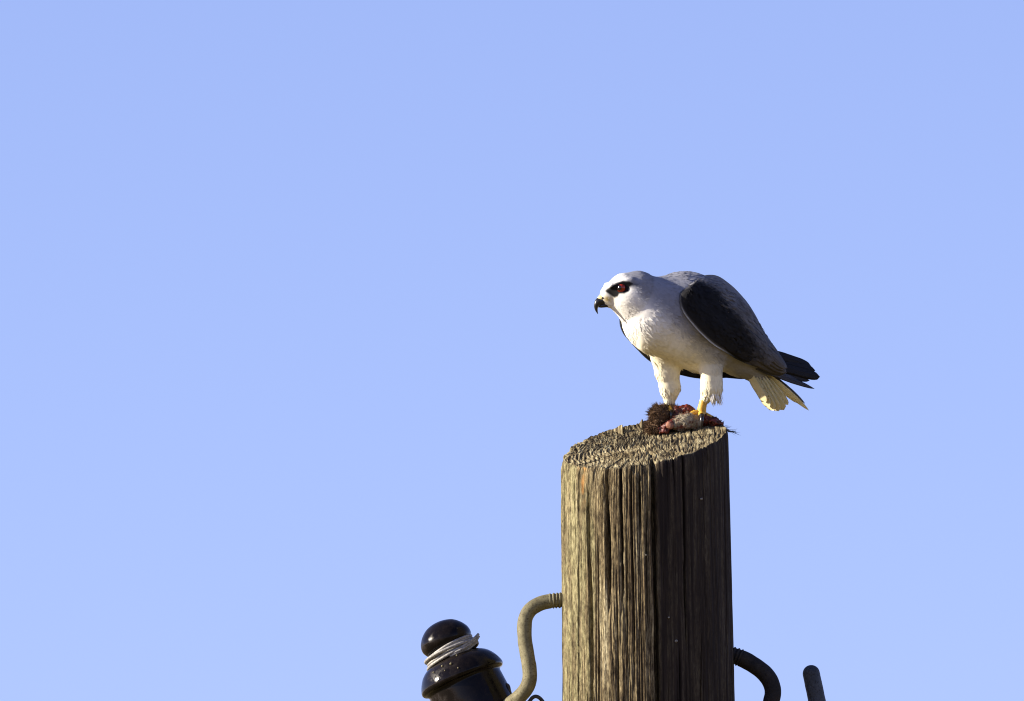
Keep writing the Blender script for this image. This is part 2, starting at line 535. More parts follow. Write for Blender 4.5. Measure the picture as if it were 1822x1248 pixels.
    make_mesh('shaft', V.reshape(-1, 3), fcs, M_WOOD, root, colors=np.stack([stain, shade_side, bleach], -1).reshape(-1, 3), attr='StainShade')
    # slanted cut with chewed-up end grain
    NR = 150
    q = np.linspace(0, 1, NR) ** 0.8
    r0 = rad[0]
    gx = q[:, None] * (r0 * su)[None]; gt = q[:, None] * (r0 * cv)[None]
    uu, vv = gx / PR, gt / PR
    rr = np.hypot(gx, gt)
    zz = top_plane(uu, vv)
    wx, wt = gx + 9 * fbm(gx / 30, gt / 45, 0.3, 70, 2), gt + 14 * fbm(gx / 30, gt / 45, 5.3, 71, 2)
    worm = np.abs(fbm(wx / 3.8, wt / 60, 0.7, 72, 2))
    rings = np.sin(np.hypot(wx - 20, wt - 10) / 1.05 + 2.4 * fbm(gx / 40, gt / 40, 3.1, 73, 2))
    lump = fbm(gx / 38, gt / 55, 1.1, 74, 3)
    hgt = 2.0 * smooth(0.0, 0.24, worm) - 1.7 + 1.1 * rings * smooth(-0.5, 0.4, -uu + 0.1) + 1.6 * lump
    pits = smooth(0.35, 0.6, fbm(gx / 7, gt / 40, 2.2, 75, 2))
    hgt = hgt - 2.6 * pits
    # radial drying checks open at the rim
    ang = np.arctan2(gx, gt)
    for ac, ww, rs in ((math.asin(16 / PR), 2.4, 0.25), (math.asin(-72 / PR), 2.2, 0.55), (0.5, 1.4, 0.6), (-2.2, 2.2, 0.4), (2.4, 2.0, 0.3), (-1.0, 1.6, 0.6)):
        da = (ang - ac + math.pi) % (2 * math.pi) - math.pi + 0.03 * vnoise(rr / 20, ac, 0.2, 90)
        hgt = hgt - 6 * np.exp(-np.abs(da * np.maximum(rr, 8) / ww) ** 2) * smooth(rs * PR, (rs + 0.25) * PR, rr)
    edge = smooth(0.93, 1.0, q)[:, None]
    zz = zz + hgt * (1 - edge) + rim[None] * np.maximum(edge, smooth(0.75, 1, q)[:, None] * 0.7)
    zz[-1] = z[0]
    Vc = axis_top + np.stack([gx * S - lean[0] * zz * S, -gt * S - lean[1] * zz * S, zz * S], -1)
    make_mesh('end_grain', Vc.reshape(-1, 3), grid_faces(NR, NA, wrap_v=True), M_END, root)
    # small nail heads
    for (x, y, r) in ((1203, 1141, 2.4), (1190, 1099, 1.5), (1248, 888, 1.8), (1149, 988, 1.4)):
        sxn = (x - (1147 + 7.5 * (y - 790) / 458)) / (PR + 3.5 * (y - 790) / 460)
        t = math.sqrt(1 - sxn * sxn) * (PR + 1.5)
        c = Wt(x, y, t)
        nrm = np.array([sxn, -math.sqrt(1 - sxn * sxn), 0])
        V1, F1 = tube([c - nrm * 5 * S, c + nrm * 0.4 * S, c + nrm * 1.8 * S, c + nrm * 2.4 * S], np.array([r, r, r, r * 0.6]) * S, 10)
        make_mesh('nail', V1, F1, M_ALU, root)
    return root
build_pole()
def plane_y(x, d):
    u = (x - 1147) / 149.0
    return 790 - (24 * u - 0.2284 * d)

# ------------------------------------------------------------------ hooks, insulator, wire
def hook(points, r, mat, root, thread, part='bent_rod', thread_amp=0.07, seed=1):
    P = catmull([[x, y, depth_of(y, t)] for x, y, t in points], 420)
    Pm = W(P)
    L = np.concatenate([[0], np.cumsum(np.linalg.norm(np.diff(P, axis=0), axis=1))])
    rad = np.full(len(P), r) * (1 + 0.02 * np.array([vnoise(l / 17, seed, 0.5, 9) for l in L]))
    def modf(s, a):
        l = s * L[-1]
        th = thread_amp * np.clip(np.sin(l / 6.4 * 2 * math.pi + a), -0.6, 1) * (1 - smooth(thread - 4, thread, l))
        return 1 + th + 0.03 * vnoise(np.cos(a) * 1.5, np.sin(a) * 1.5, l / 9 + seed, 12)
    rad[-3:] *= np.array([0.96, 0.8, 0.45])
    V, Fc = tube(Pm, rad * S, 22, modf)
    return make_mesh(part, V, Fc, mat, root)

h1 = empty('insulator_hook', Wt(1003, 1067, 0),
           'pale galvanised swan-neck hook screwed into the left side of the pole', 'hook', 'insulator hooks on the pole')
hook([(1040, 1060, 0), (1003, 1067.5, 0), (982, 1069.5, 0), (962, 1074, 0), (945, 1084, 1), (936, 1098, 2), (933, 1116, 3), (934, 1140, 4), (938, 1165, 4), (942, 1190, 4),
      (942, 1210, 2), (935, 1228, -2), (921, 1243, -10), (906, 1254, -26), (893, 1272, -50), (888, 1298, -70), (883, 1318, -78), (872, 1324, -80), (862, 1308, -80), (853, 1284, -80), (845, 1258, -80)],
     13.0, M_GALV, h1, 64, thread_amp=0.10, seed=1)
h2 = empty('insulator_hook', Wt(1304, 1167, 0),
           'dark rusty bent hook with a bare pin on the right side of the pole', 'hook', 'insulator hooks on the pole')
hook([(1270, 1160, 0), (1304, 1167, 0), (1322, 1173, 0), (1340, 1183, 0), (1357, 1195.5, 0), (1368, 1208, 0), (1374, 1222, 0), (1375, 1236, 0), (1372, 1250, 0), (1371, 1268, 0),
      (1376, 1290, 0), (1392, 1312, 0), (1418, 1322, 0), (1446, 1314, 0)], 15.0, M_RUST, h2, 52, thread_amp=0.09, seed=4)
# the bare pin that ends this hook
Pp = catmull([[x, y, depth_of(y, 0)] for x, y in ((1440, 1317), (1456, 1302), (1460, 1280), (1455, 1255), (1449, 1225), (1443.5, 1199))], 60)
tv = (Pp[-1] - Pp[-2]) / np.linalg.norm(Pp[-1] - Pp[-2])
dome = [Pp[-1] + tv * 15.5 * math.sin(a) for a in np.linspace(0.15, 1.55, 10)]
rdome = [15.5 * math.cos(a) for a in np.linspace(0.15, 1.55, 10)]
V, Fc = tube(W(np.vstack([Pp, dome])), np.concatenate([np.full(60, 15.5), rdome]) * S, 22, lambda s, a: 1 + 0.03 * vnoise(np.cos(a) * 1.5, np.sin(a) * 1.5, s * 14, 15))
make_mesh('pin', V, Fc, M_GREYPIN, h2)

INS_TILT = math.radians(23)
ins_c = Wt(794, 1141, -80)                                    # centre of the head's lower rim
ins_up = np.array([-math.sin(INS_TILT), 0, math.cos(INS_TILT)])
ins_r = np.array([math.cos(INS_TILT), 0, math.sin(INS_TILT)])
ins_f = np.array([0, -1.0, 0])
ins = empty('insulator', ins_c - ins_up * 150 * S,
            'glossy dark brown porcelain insulator tilted left with pale wire wrapped round its neck', 'insulator')
def ring(radius, s, a, off=0):
    radius = np.asarray(radius, float); s = np.asarray(s, float)
    return ins_c + S * ((radius * np.cos(a))[..., None] * ins_r + (radius * np.sin(a))[..., None] * ins_f - s[..., None] * ins_up)
prof = catmull([(0.5, -37), (14, -35.5), (27, -30.5), (38, -21), (45.5, -9), (47, 2), (43, 11), (38, 16), (36.5, 24), (37.5, 31), (45, 34), (57, 40), (66, 48), (72.5, 58), (77, 68), (78, 74), (76, 78), (72, 80),
                (68.5, 84), (69, 92), (70, 104), (71, 118), (71.5, 135), (71, 146), (66, 147), (60, 143), (52, 120), (40, 112), (28, 112), (22, 112)], 150)
a = np.linspace(0, 2 * math.pi, 96, endpoint=False)
Vp = ring(prof[:, 0:1] * np.ones(96), prof[:, 1:2] * np.ones(96), np.broadcast_to(a, (150, 96))).reshape(-1, 3)
make_mesh('porcelain_body', Vp, grid_faces(150, 96, wrap_v=True), M_GLAZE, ins)
# small grit stuck to the shoulder
for (aa, s, r) in ((2.0, 48, 2.2), (1.75, 50, 2.4), (1.5, 39.5, 1.8), (1.95, 57, 1.4), (1.62, 63, 1.6), (2.3, 50, 1.7)):
    i = np.argmin(np.abs(prof[40:100, 1] - s)) + 40
    c = ring(np.array([prof[i, 0] + 0.5]), np.array([prof[i, 1]]), np.array([aa]))[0]
    u_, v_ = np.meshgrid(np.linspace(0, 2 * math.pi, 9)[:-1], np.linspace(0.05, math.pi - 0.05, 6), indexing='ij')
    Vg = c + S * r * np.stack([np.cos(u_) * np.sin(v_), np.sin(u_) * np.sin(v_), np.cos(v_)], -1).reshape(-1, 3)
    make_mesh('grit', Vg, grid_faces(8, 6, wrap_u=True), M_GALV, ins)
# the tie wire: four crossing turns in the neck and a twisted end
tw = empty('tie_wire', ins_c)
tw.parent = ins
tw.matrix_parent_inverse = ins.matrix_world.inverted()
for k, (s0, amp, ph, rad, wr) in enumerate(((13.5, 0.8, 0.3, 43.5, 3.0), (19.0, 0.9, 2.6, 43.5, 3.1), (24.5, 0.8, 1.2, 45.0, 3.0), (30.0, 0.7, 4.0, 49.5, 3.0), (20.5, 4.5, 1.6, 49.5, 2.9))):
    an = np.linspace(0, 2 * math.pi, 120, endpoint=False)
    s = s0 - 5.0 * np.cos(an) + amp * np.sin(an + ph) + 0.5 * np.sin(3 * an + k)
    pth = ring(rad + 1.0 * np.sin(2 * an + k), s, an)
    pth = np.vstack([pth, pth[:1]])
    V, Fc = tube(pth, np.full(len(pth), wr * S), 10)
    make_mesh('wire_turn', V, Fc, M_ALU, tw)
for k, (dx, dy, tt) in enumerate(((0, 0, 14), (2, -3.5, 20), (-1, 5, 8), (1, -7, 8))):
    pth = W(catmull([[x, y, depth_of(y, t - 80)] for x, y, t in ((800 + dx, 1168 + dy, 48), (818 + dx, 1160 + dy, 46 + tt * .2), (834 + dx, 1150 + dy, 36), (844 + dx, 1142 + dy, 26), (850 + dx, 1136 + dy, 14 + tt * .3))], 40))
    V, Fc = tube(pth, np.full(40, 2.5 * S), 10)
    make_mesh('wire_end', V, Fc, M_ALU, tw)
# loose dark wire that loops behind the hook
lw = make_mesh('loose_wire', *tube(W(catmull([[x, y, depth_of(y, -58)] for x, y in ((884, 1300), (888, 1262), (891, 1238), (893, 1225), (898, 1219), (904, 1221), (907, 1234), (912, 1247), (926, 1256), (940, 1250), (947, 1242), (954, 1239.5), (962, 1244), (970, 1256), (978, 1276), (990, 1296))], 140)),
                                     np.full(140, 3.4 * S), 10), M_DARKWIRE)
lw['label'] = 'thin dark wire looping behind the pale hook beside the insulator'
lw['category'] = 'wire'

# ------------------------------------------------------------------ the bird
PSI = math.radians(30)
LX, LD = math.sin(PSI), math.cos(PSI)           # the bird's left, in (x, d)
FX, FD = -math.cos(PSI), math.sin(PSI)          # the bird's forward
def dc(x): return -70 - math.tan(PSI) * (x - 1228)
HP = math.radians(15)
HLX, HLD = math.sin(HP), math.cos(HP)
def dh(x): return -19 - math.tan(HP) * (x - 1140)

def sdf_body(P):
    """P (...,3) in construction units; negative inside the bird's body"""
    def cone(a, b, ra, rb, q=1.0, head=False):
        a = np.array(a, float); b = np.array(b, float)
        lx, ld = (HLX, HLD) if head else (LX, LD)
        lat = np.array([lx, 0, ld])
        rel = P - a; ba = b - a
        f = (1 / q - 1)
        rel = rel + (rel @ lat)[..., None] * lat * f
        ba = ba + (ba @ lat) * lat * f
        t = np.clip((rel @ ba) / max(ba @ ba, 1e-9), 0, 1)
        return np.linalg.norm(rel - t[..., None] * ba, axis=-1) - (ra + (rb - ra) * t)
    def Bp(x, y, lat=0): return (x + lat * LX, y, dc(x) + lat * LD)
    def Hp(x, y, lat=0): return (x + lat * HLX, y, dh(x) + lat * HLD)
    # torso
    s = cone(Bp(1165, 566), Bp(1205, 560), 60.5, 70, 0.92)
    s = smin(s, cone(Bp(1222, 558), Bp(1268, 584), 74, 72, 0.92), 14)
    s = smin(s, cone(Bp(1262, 592), Bp(1312, 628), 66, 40, 0.95), 14)
    s = smin(s, cone(Bp(1190, 600), Bp(1245, 618), 36, 46, 1.1), 16)
    s = smin(s, cone(Bp(1312, 632), Bp(1352, 672), 34, 15, 1.1), 12)
    # neck and head
    s = smin(s, cone(Hp(1136, 528), Bp(1178, 552), 42, 60, 0.92), 14)
    h = cone(Hp(1131, 520), Hp(1112, 518), 36, 31, 0.9, True)
    h = smin(h, cone(Hp(1108, 519), Hp(1085, 524), 28.5, 17.5, 0.85, True), 8)
    h = smin(h, cone(Hp(1084, 529), Hp(1080, 532), 14, 11.5, 0.8, True), 6)
    h = smin(h, cone(Hp(1088, 538), Hp(1112, 544), 10, 24, 1.0, True), 8)
    h = smin(h, cone(Hp(1118, 532, 8), Hp(1126, 536, 8), 27, 28, 1.0, True), 8)     # cheeks
    h = smin(h, cone(Hp(1118, 532, -8), Hp(1126, 536, -8), 27, 28, 1.0, True), 8)
    for sgn in (1, -1):                                      # eye sockets and brows
        h = -smin(-h, cone(Hp(1100, 514, sgn * 33), Hp(1106, 513, sgn * 34), 8, 9, 1.0, True), 5)
        h = smin(h, cone(Hp(1084, 509, sgn * 17), Hp(1116, 500, sgn * 26), 5.5, 6, 1.0, True), 5)
    s = smin(s, h, 12)
    # feathered thighs: near one a step back, far one forward
    s = smin(s, cone((1258, 618, -62), (1265, 655, -58), 27, 19.5, 1.0), 10)
    s = smin(s, cone((1265, 655, -58), (1266, 690, -58), 19.5, 20, 1.0), 5)
    s = smin(s, cone((1264, 692, -58), (1252, 714, -61), 16, 7, 1.0), 5)
    s = smin(s, cone((1182, 610, -68), (1187, 660, -76), 34, 22, 0.9), 12)
    s = smin(s, cone((1187, 660, -76), (1192, 690, -79), 22, 18, 0.95), 6)
    s = smin(s, cone((1192, 690, -79), (1191, 719, -81), 18, 9, 1.0), 6)
    return s

WHITE = np.array([0.80, 0.785, 0.74]); GREY = np.array([0.235, 0.24, 0.275]); BLACK = np.array([0.008, 0.008, 0.010])
def in_poly_dist(x, y, poly):
    """signed distance to a polygon, negative inside"""
    p = np.asarray(poly, float); n = len(p)
    dmin = np.full(x.shape, 1e9); inside = np.zeros(x.shape, bool)
    for i in range(n):
        a, b = p[i], p[(i + 1) % n]
        ex, ey = b - a
        t = np.clip(((x - a[0]) * ex + (y - a[1]) * ey) / (ex * ex + ey * ey), 0, 1)
        dmin = np.minimum(dmin, np.hypot(x - a[0] - t * ex, y - a[1] - t * ey))
        c = ((a[1] > y) != (b[1] > y))
        xi = a[0] + (y - a[1]) * ex / (ey if ey != 0 else 1e-9)
        inside ^= c & (x < xi)
    return np.where(inside, -dmin, dmin)
EYE_PATCH = [(1077, 518), (1085, 510.5), (1095, 504), (1108, 500), (1119, 500.5), (1126, 505), (1121, 511), (1119, 519), (1111, 523), (1102, 523), (1099, 528), (1093, 530), (1086, 525)]
def body_color(P):
    x, y, d = P[:, 0], P[:, 1], P[:, 2]
    lat = (x - 1140) * HLX + (d + 19) * HLD
    mx = np.where(lat < 0, x - 2 * lat * HLX, x)
    n = fbm(x / 9, y / 9, d / 9, 101, 3); n2 = fbm(x / 22, y / 30, d / 22, 102, 2)
    yl = 484 + (x - 1098) * 0.95 + 6 * n + 6 * n2  # grey nape, carried down the neck sides to stand in for shade
    sf = 7 + 22 * smooth(1120, 1170, x)
    g = (1 - smooth(-sf, sf, y - yl)) * smooth(1090, 1122, x + 4 * n)
    c = WHITE[None] * (1 - g[:, None]) + GREY[None] * g[:, None]
    cr = smooth(565, 640, y + 8 * n2)[:, None] * 0.9           # warm ground bounce painted into the white belly and vent
    c = c * (1 - cr) + c * np.array([1.0, 0.935, 0.70]) * cr
    # light grey wash on the ear coverts
    e = np.exp(-(((mx - 1138) / 16) ** 2 + ((y - 528) / 15) ** 2)) * 0.35 * (0.7 + 0.6 * n)
    c = c * (1 - e[:, None]) + GREY * 1.3 * e[:, None]
    # loral / gape yellow-buff
    b = np.clip(np.exp(-(((mx - 1080) / 12) ** 2 + ((y - 533) / 8) ** 2)) * 0.95 * (0.8 + 0.9 * n), 0, 1)
    c = c * (1 - b[:, None]) + np.array([0.60, 0.47, 0.20]) * b[:, None]
    lo = np.exp(-(((mx - 1090) / 7) ** 2 + ((y - 533) / 4) ** 2)) * np.clip(0.2 + 1.2 * n, 0, 0.7)
    c = c * (1 - lo[:, None]) + np.array([0.25, 0.18, 0.09]) * lo[:, None]
    dd = in_poly_dist(mx, y, EYE_PATCH) + 1.2 * n
    k = (1 - smooth(-1.5, 1.8, dd)) * (np.abs(lat) > 9)
    k = np.clip(k + 0.55 * np.exp(-(((mx - 1128) / 9) ** 2 + ((y - 507) / 3.5) ** 2)) * (np.abs(lat) > 9), 0, 1)
    c = c * (1 - k[:, None]) + BLACK * k[:, None]
    return np.clip(c * (1 + 0.05 * n[:, None]), 0, 0.9)

def build_bird():
    root = empty('bird_of_prey', W([1222, plane_y(1222, -65), -65]),
                 'white and grey bird of prey with black shoulders and red eye on pole top', 'bird')
    h = 2.0
    org = np.array([1056.0, 472.0, -220.0])
    nx, ny, nz = 172, 132, 160
    gx, gy, gz = np.meshgrid(np.arange(nx), np.arange(ny), np.arange(nz), indexing='ij')
    f = np.empty((nx, ny, nz), np.float32)
    for i in range(0, nx, 24):
        sl = slice(i, min(nx, i + 24))
        P = np.stack([gx[sl], gy[sl], gz[sl]], -1).astype(np.float64) * h + org
        f[sl] = sdf_body(P)
    V, Q = surface_nets(f, h, org)
    # relax onto the true surface
    for _ in range(2):
        g = np.stack([(sdf_body(V + e) - sdf_body(V - e)) / 2 for e in np.eye(3)], 1)
        g /= np.linalg.norm(g, axis=1)[:, None] + 1e-9
        V = V - g * (sdf_body(V) * 0.8)[:, None]
    # low soft relief of the body feathers
    nrm = g
    relief = 0.6 * fbm(V[:, 0] / 18, V[:, 1] / 24, V[:, 2] / 18, 111, 2) * smooth(1096, 1140, V[:, 0])
    yf = 619 + np.clip(V[:, 0] - 1140, 0, 90) * 0.27 + 2.5 * fbm(V[:, 0] / 7, V[:, 2] / 7, 0.4, 113, 2)
    fold = np.where(V[:, 1] < yf, np.exp(-((yf - V[:, 1]) / 22) ** 2), np.exp(-((yf - V[:, 1]) / 2.5) ** 2))
    fold = fold * smooth(1128, 1146, V[:, 0]) * (1 - smooth(1205, 1240, V[:, 0]))
    relief = relief + 5.0 * fold
    V = V + nrm * relief[:, None]
    make_mesh('body', W(V), Q, M_PLUME, root, colors=body_color(V))
    return root, V, Q, nrm
bird, BV, BQ, BN = build_bird()

# --- loose body feathers: many small soft blades, one part
def build_plumage():
    cen = BV[BQ].mean(1); nr = BN[BQ].mean(1)
    e1 = BV[BQ[:, 1]] - BV[BQ[:, 0]]; e2 = BV[BQ[:, 3]] - BV[BQ[:, 0]]
    area = np.linalg.norm(np.cross(e1, e2), axis=1)
    lat = (cen[:, 0] - 1140) * HLX + (cen[:, 2] + 19) * HLD
    mx = np.where(lat < 0, cen[:, 0] - 2 * lat * HLX, cen[:, 0])
    keep = (in_poly_dist(mx, cen[:, 1], EYE_PATCH) > 3) & (mx > 1078)
    headness = 1 - smooth(1118, 1165, cen[:, 0] + 0.4 * (cen[:, 1] - 520))
    w = area * keep * (1 + 2.0 * headness)
    N = 14000
    pick = rng.choice(len(cen), N, p=w / w.sum())
    c, n_, hd = cen[pick], nr[pick], headness[pick]
    leg = smooth(640, 665, c[:, 1]) * (c[:, 0] < 1300)
    flow = np.stack([0.72 - 0.62 * leg, 0.55 + 0.5 * leg - 0.2 * hd, -0.38 + 0.36 * leg], 1)
    flow[:, 0] += (0.25 - 0.13 * leg) * rng.normal(size=N); flow[:, 1] += 0.25 * rng.normal(size=N); flow[:, 2] += 0.2 * rng.normal(size=N)
    flow -= n_ * (flow * n_).sum(1)[:, None]
    flow /= np.linalg.norm(flow, axis=1)[:, None] + 1e-9
    side = np.cross(flow, n_)
    L = (13 - 8 * hd - 3 * leg) * rng.uniform(0.7, 1.3, N); Wd = L * rng.uniform(0.09, 0.2, N)
    lift = rng.uniform(0.0, 0.025, N)
    base = c - n_ * 0.8
    mid = c + flow * (L * 0.5)[:, None] + n_ * (L * lift * 0.6 + 0.06)[:, None]
    tip = c + flow * L[:, None] + n_ * (L * lift * 0.8)[:, None]
    Vs = np.stack([base, mid + side * Wd[:, None], tip, mid - side * Wd[:, None], mid + n_ * (Wd * 0.15)[:, None]], 1).reshape(-1, 3)
    i = np.arange(N)[:, None] * 5
    Fq = np.concatenate([i + np.array([[1, 0, 4]]), i + np.array([[2, 1, 4]]), i + np.array([[3, 2, 4]]), i + np.array([[0, 3, 4]])])
    cc = np.repeat(body_color(c) * rng.uniform(0.93, 1.05, (N, 1)), 5, 0)
    bf = make_mesh('body_feathers', W(Vs), Fq, M_PLUME, bird, colors=np.clip(cc, 0, 0.9), kind='stuff')
    nw = n_[:, 0:1] * R - n_[:, 1:2] * U - n_[:, 2:3] * F      # the vanes take their shading from the body below
    jit = rng.normal(size=(N, 3)) * 0.06
    bf.data.normals_split_custom_set_from_vertices(np.repeat(nw + jit, 5, 0).tolist())
    # hanging wisps of the trousers
    parts_v, parts_f = [], []
    o = 0
    for k in range(150):
        if k < 110:
            a = rng.uniform(0, 2 * math.pi); b = np.array([1268 + 14 * math.cos(a), rng.uniform(690, 706), -58 + 15 * math.sin(a)])
            Lg = rng.uniform(10, 22); dr = np.array([rng.uniform(-0.15, 0.35), 1, rng.uniform(-.2, .2)])
            if b[0] < 1260: Lg *= 0.6
        else:
            a = rng.uniform(0, 2 * math.pi); b = np.array([1191 + 11 * math.cos(a), rng.uniform(690, 703), -80 + 11 * math.sin(a)])
            Lg = rng.uniform(8, 14); dr = np.array([rng.uniform(-0.25, 0.25), 1, rng.uniform(-.2, .2)])
        dr /= np.linalg.norm(dr)
        sd = np.array([math.cos(a + 1.57), 0, math.sin(a + 1.57)])
        w0 = rng.uniform(1.2, 2.4); bend = np.array([rng.normal() * 2.5, 0, rng.normal() * 2])
        vv = [b - sd * w0, b + sd * w0, b + dr * Lg * .55 + sd * w0 * .8 + bend * .3, b + dr * Lg * .55 - sd * w0 * .8 + bend * .3, b + dr * Lg + bend]
        parts_v += vv; parts_f += [(o, o + 1, o + 2), (o, o + 2, o + 3), (o + 3, o + 2, o + 4)]; o += 5
    pv = np.array(parts_v)
    make_mesh('trouser_wisps', W(pv), np.array(parts_f), M_TUFT, bird, colors=np.tile(WHITE, (len(pv), 1)), kind='stuff')
build_plumage()

# --- a single feather blade with shaft; closed lens cross-section
def feather(base, tip, nrm, width, mat, parent, colr, name='flight_feather', pointed=0.5, bend=0.0, side_bend=0.0, asym=0.0, edge=None, thick=0.9, root_color=None, camber=0.10):
    base, tip, nrm = (np.array(v, float) for v in (base, tip, nrm))
    ax = tip - base; L = np.linalg.norm(ax); ax /= L
    nrm = nrm - ax * (nrm @ ax); nrm /= np.linalg.norm(nrm)
    sd = np.cross(nrm, ax)
    n = 26
    s = np.linspace(0, 1, n)
    wprof = np.clip(np.minimum(0.35 + 1.6 * s, 1.0), 0, 1) * np.where(s < 0.82 - 0.25 * pointed, 1, np.sqrt(np.clip(1 - ((s - (0.82 - 0.25 * pointed)) / (0.18 + 0.25 * pointed)) ** 2, 0, 1)) ** (0.8 + 0.7 * pointed))
    wprof = np.maximum(wprof, 0.02)
    cs = [(-1, 0.0), (-0.55, 0.35), (-0.06, 0.55), (0, 0.95), (0.06, 0.55), (0.55, 0.35), (1, 0.0), (0.55, -0.35), (0.06, -0.5), (0, -0.9), (-0.06, -0.5), (-0.55, -0.35)]
    V = []; Cc = []
    colr = np.array(colr)
    for si, wp in zip(s, wprof):
        c = base + ax * L * si + nrm * bend * L * (si ** 2) + sd * side_bend * L * (si ** 2)
        w = width * 0.5 * wp
        for (q, hgt) in cs:
            qq = q + asym * (1 - abs(q)) * 0.0 + asym * (0.5 if q > 0 else -0.0) * q
            rip = 0.35 * vnoise(si * 16 + abs(q) * 2.0, q * 2, base[0] * .37, 5)
            V.append(c + sd * w * qq + nrm * (hgt * thick + rip * abs(q) - camber * w * q * q))
            cl = colr if root_color is None else np.array(root_color) + (colr - np.array(root_color)) * float(smooth(0.1, 0.5, si))
            if si > 0.4 and edge is not None and (abs(q) > 0.8 or si > 0.93): cl = np.array(edge)
            Cc.append(cl)
    V = np.array(V); m = len(cs)
    fcs = [tuple(f) for f in grid_faces(n, m, wrap_v=True)]
    fcs.append(tuple(range(m))[::-1]); fcs.append(tuple((n - 1) * m + j for j in range(m)))
    return make_mesh(name, W(V), fcs, mat, parent, colors=np.array(Cc))

SLATE = np.array([0.085, 0.085, 0.098]); DARK = np.array([0.014, 0.013, 0.015]); MID = np.array([0.15, 0.15, 0.17])
def wing(A, Bc, near):
    nu, nv = 90, 46
    a_ = catmull(A, nu); b_ = catmull(Bc, nu)
    w = np.linspace(0, 1, nv)[None, :, None]
    P = a_[:, None] * (1 - w) + b_[:, None] * w
    sgn = 1 if near else -1
    lat = np.array([LX, 0, LD]) * sgn
    us = np.linspace(0, 1, nu)[:, None, None]
    bulge = 26 * np.sin(math.pi * np.clip(w, 0, 1)) ** 0.75 * (0.35 + 0.65 * np.sin(math.pi * np.clip(0.12 + us * 0.78, 0, 1)))
    P = P + lat * bulge
    sh = P.shape; P = P.reshape(-1, 3)
    ww = np.broadcast_to(w[..., 0], sh[:2]); uu_ = np.broadcast_to(us[..., 0], sh[:2])
    tgt = 4.0 - 3.2 * (1 - smooth(0.0, 0.10, ww)) - 7.0 * smooth(0.78, 1.0, ww) * (1 - smooth(0.30, 0.50, uu_)) - 5.0 * (1 - smooth(0.0, 0.10, uu_))
    tgt = tgt.reshape(-1)
    for _ in range(5):                                      # lie on the body, not in it
        sd = sdf_body(P)
        push = np.clip(tgt - sd, 0, 12)
        P = P + lat * push[:, None] * 0.8
    P = P.reshape(sh)
    # smooth the shell
    for _ in range(6):
        P[1:-1, 1:-1] = 0.5 * P[1:-1, 1:-1] + 0.125 * (P[2:, 1:-1] + P[:-2, 1:-1] + P[1:-1, 2:] + P[1:-1, :-2])
    rel = 1.1 * fbm(P[..., 0] / 18, P[..., 1] / 12, P[..., 2] / 18, 121, 3)
    P = P + lat * rel[..., None]
    return P
A_near = [(1218, 512, -14), (1211, 523, 8), (1211, 540, 14), (1219, 560, 16), (1240, 586, 6), (1266, 611, -12), (1291, 627, -36), (1317, 642, -60), (1343, 652, -88), (1370, 660, -116), (1393, 667, -140)]
B_near = [(1224, 508, -12), (1236, 499, -30), (1256, 490, -66), (1276, 491, -84), (1296, 503.5, -92), (1313, 519, -103), (1331, 540, -113), (1346, 564, -123), (1359, 591, -133), (1374, 616, -142), (1389, 640, -150)]
A_far = [(1108, 548, -76), (1103.5, 562, -80), (1102.5, 577, -83), (1109, 594, -88), (1124.5, 612.5, -97), (1142.5, 631.5, -112), (1159.5, 645.5, -124), (1185, 659, -140), (1212, 668, -152), (1245, 674, -168), (1285, 673, -178), (1312, 671, -183), (1345, 669, -178)]
B_far = [(1114, 540, -70), (1140, 516, -72), (1166, 500, -82), (1190, 492, -95), (1214, 489, -108), (1240, 490, -122), (1266, 500, -134), (1290, 518, -142), (1312, 540, -150), (1334, 568, -158), (1350, 595, -163), (1364, 622, -165), (1374, 642, -164)]
def build_wing(A, Bc, near):
    P = wing(A, Bc, near)
    nu, nv = P.shape[:2]
    u = np.linspace(0, 1, nu)[:, None] * np.ones((1, nv)); v = np.ones((nu, 1)) * np.linspace(0, 1, nv)[None]
    n = fbm(P[..., 0] / 8, P[..., 1] / 8, P[..., 2] / 8, 131, 3)
    # black shoulder panel, slate behind it and grey towards the back
    edge = 0.82 - 0.44 * np.clip((u - 0.10) / 0.62, 0, 1) + 0.04 * n
    blk = (1 - smooth(-0.07, 0.10, v - edge)) * (1 - smooth(0.60, 0.84, u + 0.05 * n))
    rest = np.array([0.080, 0.072, 0.068]) * (1 - v[..., None]) + np.array([0.31, 0.305, 0.32]) * (0.80 - 0.46 * u[..., None]) * v[..., None]
    if not near: rest = rest * 0 + DARK
    c = rest * (1 - blk[..., None]) + BLACK * blk[..., None]
    fe = (1 - smooth(0.006, 0.026, v)) * (1 - smooth(0.45, 0.62, u)) * (0.35 + 0.65 * smooth(0.12, 0.22, u)) * (1.0 if near else 0.0)
    c = c * (1 - fe[..., None]) + WHITE * 0.8 * fe[..., None]
    lat = np.array([LX, 0, LD]) * (1 if near else -1)
    inner = P - lat * 3.0
    V = np.concatenate([P.reshape(-1, 3), inner.reshape(-1, 3)])
    f1 = grid_faces(nu, nv)
    f2 = grid_faces(nu, nv, base=nu * nv)[:, ::-1]
    rim = []
    idx = np.arange(nu * nv).reshape(nu, nv)
    loop = np.concatenate([idx[:, 0], idx[-1, 1:], idx[-2::-1, -1], idx[0, -2:0:-1]])
    for i in range(len(loop)):
        p, q = loop[i], loop[(i + 1) % len(loop)]
        rim.append((p, q, q + nu * nv, p + nu * nv))
    Fc = np.concatenate([f1, f2, np.array(rim)])
    if near: Fc = Fc[:, ::-1]
    ci = c * 0 + SLATE * 0.5
    wg = make_mesh('wing', W(V), Fc, M_FEATHER, bird, colors=np.concatenate([c.reshape(-1, 3), ci.reshape(-1, 3)]))
    return wg, P, c
